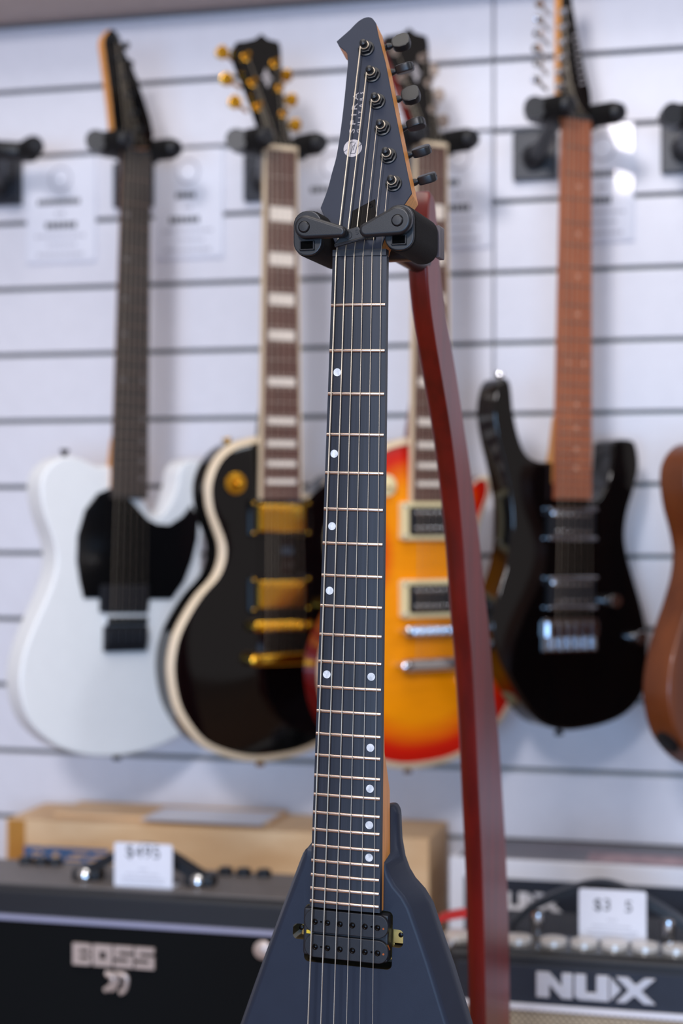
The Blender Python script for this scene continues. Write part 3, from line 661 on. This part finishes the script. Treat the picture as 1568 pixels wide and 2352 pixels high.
    for s in (-1, 1):
        obj('post_screw', lathe([(0.0075, 0), (0.0075, 0.004), (0.005, 0.006), (0.001, 0.0065)], (s*0.042, -0.010, tz), seg=16), hwm, tp)
        obj('post_screw', lathe([(0.006, 0), (0.006, 0.003), (0.001, 0.005)], (s*0.039, -0.008, bz), seg=16), hwm, bd)
        obj('stud', lathe([(0.006, 0), (0.006, 0.022)], (s*0.042, 0.014, tz), seg=12), hwm, tp); obj('stud', lathe([(0.004, 0), (0.004, 0.022)], (s*0.039, 0.016, bz), seg=12), hwm, bd)
    strings(p, 0.0176, 0.0258, -bz, -0.002, -0.0135, po, 0.00048, 0.00022, ztail=(-0.008, tz))
    sx_, sz2 = U(541, 1110, 0.010)
    sw = obj('selector_switch', lathe([(0.0145, 0), (0.0145, 0.002), (0.006, 0.003), (0.004, 0.006), (0.0022, 0.010), (0.0035, 0.018), (0.001, 0.0195)], (sx_, 0.0115, sz2), seg=22), knobm, p)
    for kx, kz in ((0.085, -0.60), (0.115, -0.66), (0.070, -0.69), (0.10, -0.745)):
        knob(p, kx+lcx, 0.0125, kz, knobm, 0.0125)
    x, z = U(527, 1014, LE+.02); strap(p, (x, LE+0.024, z-0.006), (-0.3, 0, 1), hwm)
    x, z = U(600, 1748, LE+.02); strap(p, (x, LE+0.024, z+0.004), (0, 0, -1), hwm)
    return p
lespaul(LM, 'electric_guitar', 'glossy black electric guitar with gold hardware and cream binding on the wall', 'black', 'black', 'gold', 'rosewood', 'gloss', 'gold', 'gold', 'black', 'gloss', 'gold', 1, 'gold')
SM = frame(at(991, 336, 2.205), 27, 0)
lespaul(SM, 'electric_guitar', 'cherry sunburst electric guitar with cream pickup rings on the wall', 'burst', 'redback', 'chrome', 'rosewood', 'creamplas', 'bobbin', 'chrome', 'redback', 'gloss', 'creamplas', 2, 'nickel')

# --- glossy black double-cutaway
XM = frame(at(1327, 274, 2.20), 27, 0.8)
XB = 0.010
xface = [(1300, 1060), (1268, 1062), (1232, 1058), (1208, 1040), (1192, 1000), (1180, 943), (1174, 885), (1162, 868), (1148, 876), (1138, 905), (1134, 950), (1142, 1005), (1155, 1060), (1168, 1121), (1176, 1185), (1174, 1240), (1164, 1299), (1148, 1352), (1134, 1410), (1130, 1450), (1146, 1510), (1168, 1556), (1196, 1606), (1226, 1646), (1256, 1668), (1300, 1678), (1345, 1674), (1392, 1663), (1440, 1640), (1476, 1598), (1488, 1542), (1487, 1460), (1474, 1390), (1456, 1327), (1442, 1275), (1436, 1229), (1442, 1177), (1458, 1121), (1468, 1069), (1462, 1024), (1448, 1010), (1410, 1012), (1406, 1040), (1402, 1080), (1392, 1120), (1372, 1146), (1354, 1150), (1330, 1110)]
xout = curve([onp(XM, x, y, XB) for x, y in xface], 3)
x_ = thing('electric_guitar', 'glossy black double-cutaway electric guitar with roasted maple fretboard on the wall', 'guitar', XM)
obj('body', prism(xout, XB, XB+0.045, 0.010, 5), 'black', x_)
d = {'type': 'dot', 'r': 0.0028, 'mat': 'warmdot', 'dots': [(n_, [0.1]) for n_ in (3, 5, 7, 9, 15, 17, 19, 21)] + [(12, [-.4, .5])]}
make_neck(x_, GL, 0.0425, 0.0565, -0.490, 24, 'roastboard', 'roast', 'fret', d, heel=-0.47, th=0.022)
obj('nut', box(-0.0213, 0.0213, -0.002, 0.006, 0, 0.005, 0.0006), 'nut', x_)
xhead = [(1300, 268), (1293, 240), (1288, 215), (1288, 150), (1288, 60), (1289, -40), (1290, -75), (1302, -90), (1308, -60), (1312, 0), (1322, 60), (1334, 120), (1344, 170), (1354, 212), (1356, 235), (1350, 268)]
XHT = Matrix.Translation((0, 0.003, 0.004)) @ Matrix.Rotation(R(-6), 4, 'X'); XH = XM @ XHT
hp = [onp(XH, *q, 0) for q in xhead]
obj('headstock', prism(hp, 0, 0.016, 0.001, 1), 'roast', x_, XHT); obj('headstock_face', prism(hp, -0.0008, 0.0006, 0.0003, 1), 'gloss', x_, XHT)
pl = [onp(XH, *q, -0.006) for q in ((1299, -12), (1297, 25), (1295, 58), (1294, 95), (1291, 162), (1290, 197))]
pl = [onp(XH, *q, -0.006) for q in ((1297, 25), (1295, 60), (1295, 95), (1294, 130), (1290, 163), (1289, 197))]
bl = [onp(XH, *q, 0.022) for q in ((1240, 10), (1238, 45), (1236, 78), (1233, 112), (1236, 146), (1232, 184))]
po = tuners(x_, XHT, pl, [(a_, 0.022, b_) for a_, b_ in bl], 'chrome', 0.75)
tb = text_bm('~~~', 0.02, 0.0002)
lx, lz = onp(XH, 1322, 130, 0)
lb = bmesh.new()
for k in range(9):                                   # scrolling silver script mark
    zz = lz + 0.028 - 0.008*k; prism([(lx-0.004+0.001*k*0.9, zz), (lx+0.004+0.001*k*0.9, zz+0.003), (lx+0.005+0.001*k*0.9, zz+0.0015), (lx-0.003+0.001*k*0.9, zz-0.0015)], -0.0012, -0.0006, bm=lb)
tb.free(); obj('headstock_lettering', lb, 'logo', x_, XHT, wn=False)
U = lambda px, py, yy: onp(XM, px, py, yy)
for py in (1203, 1362):
    c = U(1317, py, XB-.008); humbucker(x_, c[0], c[1], XB-0.008, 0.070, 0.040, 'chrome' if py < 0 else 'bobbin', None, 'chrome', 2)
    a_ = U(1317, py, XB-.008)
    for s in (-1, 1):
        obj('pickup_trim', box(a_[0]-0.037, a_[0]+0.037, XB-0.0095, XB-0.002, a_[1]+s*0.019-0.002, a_[1]+s*0.019+0.002, 0.0008, 1), 'chrome', x_)
    obj('pickup_screw', lathe([(0.004, 0), (0.004, 0.002), (0.001, 0.004)], (a_[0]-0.031, XB-0.008, a_[1]+0.013), seg=12), 'chrome', x_)
bz = U(1315, 1432, XB-.01)[1]; be = U(1315, 1498, XB-.01)[1]; bx = U(1315, 1460, XB-.008)[0]
bp_ = obj('bridge', box(bx-0.041, bx+0.041, XB-0.005, XB+0.001, be, bz+0.006, 0.002), 'chrome', x_)
for i in range(6):
    x = bx+(-2.5+i)*0.0128
    obj('saddle', box(x-0.0055, x+0.0055, XB-0.013, XB-0.005, bz-0.018, bz+0.002, 0.0015, 2), 'chrome', bp_); obj('saddle_screw', tube([(x, XB-0.009, bz-0.018), (x, XB-0.009, be+0.003)], 0.0022, 8), 'chrome', bp_)
strings(x_, 0.0174, 0.0262, -bz+0.004, -0.002, XB-0.0145, po, 0.00048, 0.00022)
for q in ((1410, 1380), (1468, 1464)):
    c = U(*q, XB-0.012); knob(x_, c[0], XB, c[1], 'chrome', 0.0105, 0.018)
c = U(1150, 868, XB+.02); strap(x_, (c[0], XB+0.022, c[1]-0.004), (-0.1, 0, 1), 'chrome')
c = U(1285, 1678, XB+.02); strap(x_, (c[0], XB+0.022, c[1]+0.005), (0, 0, -1), 'matblk')
heel(x_, -0.385, -0.47, 0.0272, 0.018, 0.040, 'roast')

# hangers
hanger('black wall hanger holding the white guitar neck', (305, 424), TM)
hanger('black wall hanger holding the black and gold guitar', (606, 408), LM)
hanger('black wall hanger holding the sunburst guitar', (945, 385), SM)
hanger('black wall hanger with shiny back plate holding the double-cutaway guitar', (1228, 358), XM)
hanger('black wall hanger cut off at the right edge', (1570, 340), BM @ Matrix.Translation((0, 0, 0.0)) if False else frame(at(1640, 290, 2.15), 30))
EM = frame(at(8, 352, 2.42), 20)
hanger('empty black wall hanger cut off at the left edge', (5, 420), EM)

# ------------------------------------------------------------------ price tags on the wall
def tag(px0, py0, px1, py1, label, bars):
    a_ = onp(W, px0, py0, -0.012); b_ = onp(W, px1, (py0+py1)/2, -0.012); c_ = onp(W, px0, py1, -0.012)
    w, h = b_[0]-a_[0], a_[1]-c_[1]
    t = thing('price_tag', label, 'price tag', W @ Matrix.Translation((a_[0], 0, c_[1])), 'paper price tags on the slat wall')
    obj('paper', box(0, w, -0.0050, -0.0042, 0, h), 'paper', t, wn=False)
    obj('tag_holder', box(-0.002, w+0.002, -0.0040, -0.0003, -0.003, h+0.002, 0.001, 1), 'paper', t)
    obj('printed_ring', tube([(w*0.5+0.017*math.cos(R(q)), -0.0051, h*0.80+0.017*math.sin(R(q))) for q in range(0, 361, 20)], 0.0016, 4), 'paleink', t, wn=False)
    for fx0, fx1, fz, th, m in bars:
        k = max(2, int((fx1-fx0)/0.07)); bmk = bmesh.new(); st = (fx1-fx0)/k
        for i in range(k): box(w*(fx0+st*i), w*(fx0+st*(i+0.78)), -0.0054, -0.0051, h*fz-th/2, h*fz+th/2, bm=bmk)
        obj('printed_line', bmk, m, t, wn=False)
    return t
std = lambda n0, n1, p0, p1: [(n0, n1, 0.575, 0.0085, 'ink'), (0.42, 0.58, 0.46, 0.005, 'paleink'), (p0, p1, 0.345, 0.0095, 'ink'), (0.12, 0.88, 0.24, 0.004, 'paleink'), (0.3, 0.75, 0.155, 0.004, 'paleink'), (0.15, 0.85, 0.06, 0.005, 'paleink')]
tag(58, 366, 212, 600, 'white paper price tag left of the white guitar neck', std(0.16, 0.80, 0.28, 0.75))
tag(352, 347, 505, 590, 'white paper price tag right of the white guitar neck', std(0.32, 0.62, 0.22, 0.68))
tag(686, 332, 838, 576, 'white paper price tag right of the black and gold guitar neck', std(0.16, 0.55, 0.12, 0.52))
tag(978, 312, 1122, 566, 'white paper price tag right of the sunburst guitar neck', std(0.3, 0.52, 0.3, 0.70))
tag(1312, 288, 1452, 552, 'white paper price tag right of the roasted maple fretboard', std(0.28, 0.72, 0.28, 0.66))

# ------------------------------------------------------------------ amplifiers and cartons
def block_letter(ch, x, z, w, h, y0, y1):
    bm = bmesh.new(); B = lambda a, b, c, d_: box(x+w*a, x+w*b, y0, y1, z+h*c, z+h*d_, bm=bm)
    if ch == 'O':
        B(0, .34, 0, 1); B(.66, 1, 0, 1); B(.34, .66, 0, .32); B(.34, .66, .68, 1)
    elif ch == 'B':
        B(0, .36, 0, 1); B(.36, .86, 0, .26); B(.36, .86, .42, .58); B(.36, .86, .74, 1); B(.86, 1, .04, .46); B(.86, 1, .54, .96)
    else:
        B(0, 1, 0, .26); B(0, 1, .42, .58); B(0, 1, .74, 1); B(0, .26, .58, .74); B(.74, 1, .26, .42)
    return bm
def nux(px0, px1, py0, py1, Mx, y0, y1, m, parent):
    a_ = onp(Mx, px0, py0, y0); b_ = onp(Mx, px1, py0, y0); c_ = onp(Mx, px0, py1, y0)
    w, h, x0, z0 = b_[0]-a_[0], a_[1]-c_[1], a_[0], c_[1]
    sh = {'letter_n': ([(0, 0), (0, 1), (.36, 1), (.70, .45), (.70, 1), (1, 1), (1, 0), (.70, 0), (.36, .52), (.36, 0)], 0, .31),
          'letter_u': ([(0, .14), (0, 1), (.34, 1), (.34, .30), (.64, .30), (.64, 1), (1, 1), (1, 0), (.13, 0)], .325, .29),
          'arrow': ([(0, .02), (0, .98), (.45, .5)], .625, .21),
          'letter_x': ([(0, 1), (.33, 1), (.52, .70), (.76, 1), (1.05, 1), (.68, .5), (1.05, 0), (.74, 0), (.50, .30), (.26, 0), (.0, 0), (.34, .5)], .675, .315)}
    for nm, (pp, ox, sw) in sh.items():
        obj(nm, prism([(x0+w*(ox+sw*x), z0+h*z) for x, z in pp], y0, y1, 0.0006, 1), m, parent)
# black combo amplifier, lower left
AM0 = frame(at(263, 2051, 2.085), WYAW); AM = AM0.copy(); AM.translation.z = 0; AH = AM0.translation.z
A = thing('guitar_amplifier', 'black combo amplifier with BOSS badge and silver piping, lower left', 'amplifier', AM)
aw, ad, hy = 0.245, 0.155, 0.060
cab = bmesh.new()
obj('cabinet', box(-aw, aw, 0.0, ad, 0.012, AH, 0.008, 3), 'tolex', A)
obj('top_panel', box(-aw+0.012, aw-0.012, 0.012, ad-0.010, AH-0.004, AH+0.0025, 0.001, 1), 'toppanel', A)
zp = onp(AM, 263, 2122, -0.004)[1]
obj('piping', box(-aw+0.004, aw-0.004, -0.006, 0.004, zp-0.0032, zp+0.0032, 0.0012), 'piping', A)
obj('grille_cloth', box(-aw+0.006, aw-0.006, -0.004, 0.004, 0.03, zp-0.003, 0.002), 'cloth', A)
for sx in (-1, 1):
    for yy in (0.03, ad-0.03): obj('rubber_foot', lathe([(0.014, 0), (0.016, 0.013)], (sx*(aw-0.04), yy, 0), (0, 0, 1), 14), 'plastic', A)
l0 = onp(AM, 168, 2165, -0.006); l1 = onp(AM, 357, 2165, -0.006); l2 = onp(AM, 168, 2214, -0.006)
lw, lh = (l1[0]-l0[0]), l0[1]-l2[1]
for i, ch in enumerate('BOSS'):
    obj('badge_letter', block_letter(ch, l0[0]+lw*i*0.252, l2[1], lw*0.232, lh, -0.008, -0.004), 'badge', A, wn=False)
k0 = onp(AM, 237, 2228, -0.006); k1 = onp(AM, 295, 2285, -0.006); kw, kh, kx, kz = k1[0]-k0[0], k0[1]-k1[1], k0[0], k1[1]
kp = lambda L_: [(kx+kw*a_, -0.006, kz+kh*b_) for a_, b_ in L_]
for L_, r_ in (([(.10, .90), (.30, .84), (.55, .88), (.80, .86), (.93, .70), (.90, .40), (.82, .16), (.66, .06)], 0.0033), ([(.16, .80), (.38, .72), (.36, .45), (.22, .24), (.06, .12)], 0.0033), ([(.60, .80), (.58, .50), (.46, .25), (.30, .12)], 0.0022)):
    obj('badge_stroke', tube(curve(kp(L_), 3, False), r_, 8), 'badge', A, wn=False)
s0 = onp(AM, 604, 2181, -0.004); obj('badge_stud', lathe([(0.011, 0), (0.011, 0.003), (0.004, 0.006)], (s0[0], -0.004, s0[1]), seg=18), 'badge', A)
hA = onp(AM, 204, 2030, hy); hB = onp(AM, 462, 2048, hy)
hz = AH
hd = obj('handle', loft([[(x, hy+dy, z+dz) for dy, dz in ((-0.012, -0.007), (0.012, -0.007), (0.012, 0.007), (-0.012, 0.007))] for x, z in curve([(hA[0]-0.014, hz+0.004), (hA[0]+0.006, hz+0.016), (hA[0]+0.045, hz+0.036), ((hA[0]+hB[0])/2, hz+0.042), (hB[0]-0.045, hz+0.036), (hB[0]-0.004, hz+0.014), (hB[0]+0.014, hz+0.004)], 4, False)]), 'plastic', A)
for hx in (hA[0], hB[0]):
    obj('handle_end', box(hx-0.018, hx+0.018, hy-0.015, hy+0.015, hz, hz+0.016, 0.004), 'plastic', hd); obj('handle_cap', lathe([(0.0075, 0), (0.0075, 0.004), (0.003, 0.007)], (hx, hy-0.015, hz+0.010), (0, -1, 0.35), 16), 'chrome', hd)
for px in (518, 560, 606, 60, 95, 128):
    q = onp(AM, px, 2025, 0.125); obj('control_knob', lathe([(0.010, 0), (0.0095, 0.008), (0.007, 0.0095)], (q[0], 0.125, AH+0.002), (0, 0, 1), 14), 'plastic', A)
# price card on it
def card(Mx, px0, px1, py0, py1, y, zbase, label, lines):
    a_ = onp(Mx, px0, py0, y); b_ = onp(Mx, px1, py0, y); w = b_[0]-a_[0]; h = a_[1]-zbase
    t = thing('price_card', label, 'price card', Mx @ Matrix.Translation((a_[0], y, zbase)))
    obj('card', prism(rrect(0, w, 0.0005, h, 0.003, 3), -0.001, 0.001), 'paper', t, wn=False)
    obj('card_foot', prism(rrect(0, w, 0.0002, 0.0022, 0.0009, 2), -0.001, 0.022), 'paper', t, wn=False)
    for s, fx, fz, size, m in lines:
        tb = text_bm(s, size, 0.0004, 1.1); bmesh.ops.transform(tb, matrix=Matrix.Translation((w*fx, -0.0012, h*fz)), verts=tb.verts); obj('printed_text', tb, m, t, wn=False)
    for fz, f0, f1 in ((0.42, .42, .58), (0.30, .2, .78), (0.2, .12, .88), (.13, .14, .86)):
        bmk = bmesh.new(); k = int((f1-f0)/0.05)
        for i in range(k): box(w*(f0+(f1-f0)*i/k), w*(f0+(f1-f0)*(i+.7)/k), -0.0013, -0.001, h*fz-0.0009, h*fz+0.0009, bm=bmk)
        obj('printed_line', bmk, 'paleink', t, wn=False)
    return t
card(AM, 263, 396, 1934, 2060, 0.024, AH+0.0027, 'white price card standing on the BOSS amplifier', [('$495', 0.5, 0.80, 0.021, 'ink')])
# cardboard carton behind it
CM0 = frame(at(12, 1880, 2.44), WYAW); CMx = CM0.copy(); CMx.translation.z = 0; CH = CM0.translation.z
cw = onp(CMx, 985, 1930, 0)[0]; cdp = 0.135
Cc = thing('cardboard_box', 'brown cardboard carton with blue BOSS print behind the left amplifier', 'box', CMx)
obj('carton', box(0, cw, 0, cdp, 0, CH, 0.003, 2), 'cardboard', Cc)
obj('packing_tape', box(0.004, onp(CMx, 58, 1900, 0)[0], -0.0006, 0.001, 0.1, CH-0.001), 'tape', Cc, wn=False)
obj('top_flap', box(0.06, cw*0.62, cdp*0.25, cdp-0.005, CH, CH+0.006, 0.002), 'cardboard', Cc)
obj('shipping_label', box(onp(CMx, 318, 1905, 0)[0], onp(CMx, 596, 1905, 0)[0], 0.006, cdp*0.8, CH+0.0062, CH+0.0068), 'paper', Cc, wn=False)
l0 = onp(CMx, 56, 1942, -0.001); l1 = onp(CMx, 248, 1950, -0.001); l2 = onp(CMx, 56, 1982, -0.001); lw, lh = l1[0]-l0[0], l0[1]-l2[1]
for i, ch in enumerate('BOSS'):
    obj('printed_letter', block_letter(ch, l0[0]+lw*i*0.252, l2[1], lw*0.245, lh, -0.0008, 0.0005), 'blueink', Cc, wn=False)
# white carton with navy front at right
NB0 = frame(at(1030, 1968, 2.27), WYAW); NB = NB0.copy(); NB.translation.z = 0; NH = NB0.translation.z
nb = thing('carton', 'white carton with navy NUX front behind the right amplifier', 'box', NB)
nw = 0.52
obj('carton_body', box(0, nw, 0, 0.13, 0, NH, 0.003, 2), 'whitebox', nb)
pz = onp(NB, 1161, 2018, -0.001)[1]
obj('navy_front', box(onp(NB, 1066, 2050, 0)[0], nw-0.02, -0.001, 0.001, 0.03, pz), 'navy', nb, wn=False)
obj('grey_top', box(0.012, nw-0.01, 0.008, 0.125, NH, NH+0.0006), 'greytop', nb, wn=False)
obj('pink_print', box(onp(NB, 1345, 1975, 0.01)[0], nw-0.012, 0.012, 0.07, NH+0.0006, NH+0.0010), 'pink', nb, wn=False)
nux(1085, 1292, 2044, 2088, NB, -0.002, 0.0, 'whitebox', nb)
# right amplifier
XA0 = frame(at(1025, 2176, 1.96), WYAW); XA = XA0.copy(); XA.translation.z = 0; XH_ = XA0.translation.z
xa = thing('guitar_amplifier', 'dark amplifier with NUX badge, silver knobs and beige grille, lower right', 'amplifier', XA)
xw, xd = 0.47, 0.21
zpi = onp(XA, 1174, 2310, -0.004)[1]
obj('cabinet', box(0, xw, 0.0, xd, 0.012, XH_, 0.007, 3), 'tolex', xa)
obj('control_panel', box(0.008, xw-0.008, 0.006, 0.075, XH_-0.003, XH_+0.0025, 0.001, 1), 'gloss', xa)
obj('front_panel', box(0.012, xw-0.012, -0.002, 0.003, zpi+0.003, XH_-0.014, 0.001, 1), 'navy', xa)
obj('piping', box(0.004, xw-0.004, -0.006, 0.003, zpi-0.0035, zpi+0.0035, 0.0012), 'whitebox', xa)
gr = obj('grille_cloth', box(0.008, xw-0.008, -0.002, 0.003, 0.03, zpi-0.003, 0.001, 1), 'beige', xa)
wv = bmesh.new()
for i in range(63):
    for j in range(int((zpi-0.045)/0.0038)):
        x = 0.012 + i*0.0072 + (j % 2)*0.0036; z = zpi-0.0065 - j*0.0038
        if x < xw-0.012: prism([(x-0.0022, z+0.0004), (x-0.0004, z-0.0019), (x+0.0022, z-0.0004), (x+0.0004, z+0.0019)], -0.0028, -0.0018, bm=wv)
ob = obj('weave', wv, mat('weave_dark', (92, 78, 60), 0.8, var=0.1), gr, wn=False); ob['kind'] = 'stuff'
nux(1231, 1503, 2232, 2290, XA, -0.0055, -0.001, 'badge2', xa)
for px, py in ((1051, 2146), (1190, 2151), (1271, 2158), (1341, 2162), (1411, 2165), (1481, 2168), (1552, 2172)):
    yk = 0.038; q = onp(XA, px, py, yk); obj('control_knob', lathe([(0.016, 0), (0.0155, 0.006), (0.013, 0.0075), (0.001, 0.0078)], (q[0], yk, XH_+0.002), (0, 0, 1), 20), 'knob', xa)
for px, py in ((1235, 2150), (1535, 2165)):
    q = onp(XA, px, py, 0.085); hs = obj('handle_post', lathe([(0.0085, 0), (0.0075, 0.012), (0.009, 0.018), (0.008, 0.026), (0.003, 0.029)], (q[0], 0.085, XH_), (0, 0, 1), 16), 'chrome', xa)
qa, qb = onp(XA, 1215, 2120, 0.10), onp(XA, 1558, 2120, 0.10)
pp = curve([(qa[0]-0.02, XH_+0.006), (qa[0]+0.004, XH_+0.03), (qa[0]+0.05, XH_+0.052), ((qa[0]+qb[0])/2, XH_+0.060), (qb[0]-0.05, XH_+0.050), (qb[0]-0.004, XH_+0.026), (qb[0]+0.02, XH_+0.006)], 4, False)
obj('handle', loft([[(x, 0.10+dy, z+dz) for dy, dz in ((-0.012, -0.005), (0.012, -0.005), (0.012, 0.005), (-0.012, 0.005))] for x, z in pp]), 'plastic', xa)
for sx in (0.04, xw-0.04):
    for yy in (0.03, xd-0.03): obj('rubber_foot', lathe([(0.014, 0), (0.016, 0.013)], (sx, yy, 0), (0, 0, 1), 14), 'plastic', xa)
card(XA, 1329, 1484, 2040, 2153, 0.062, XH_+0.0027, 'white price card standing on the NUX amplifier', [('$3', 0.35, 0.70, 0.019, 'ink'), ('5', 0.74, 0.69, 0.019, 'ink')])
# red strap lying over the left end of the right amplifier
q0 = onp(XA, 1016, 2152, 0.11); q1 = onp(XA, 1072, 2092, 0.11)
rs = obj('red_strap', loft([[(x, 0.10, z-0.006), (x, 0.125, z-0.006), (x, 0.125, z+0.001), (x, 0.10, z+0.001)] for x, z in curve([(q0[0]-0.004, XH_+0.0085), (q0[0]+0.010, XH_+0.013), (q1[0], q1[1]), (q1[0]+0.015, q1[1]+0.002), (q1[0]+0.030, XH_+0.016), (q1[0]+0.034, XH_+0.0085)], 4, False)]), 'red')
rs.matrix_world = XA; setprops(rs, 'red strap arching over the left end of the right amplifier', 'strap')
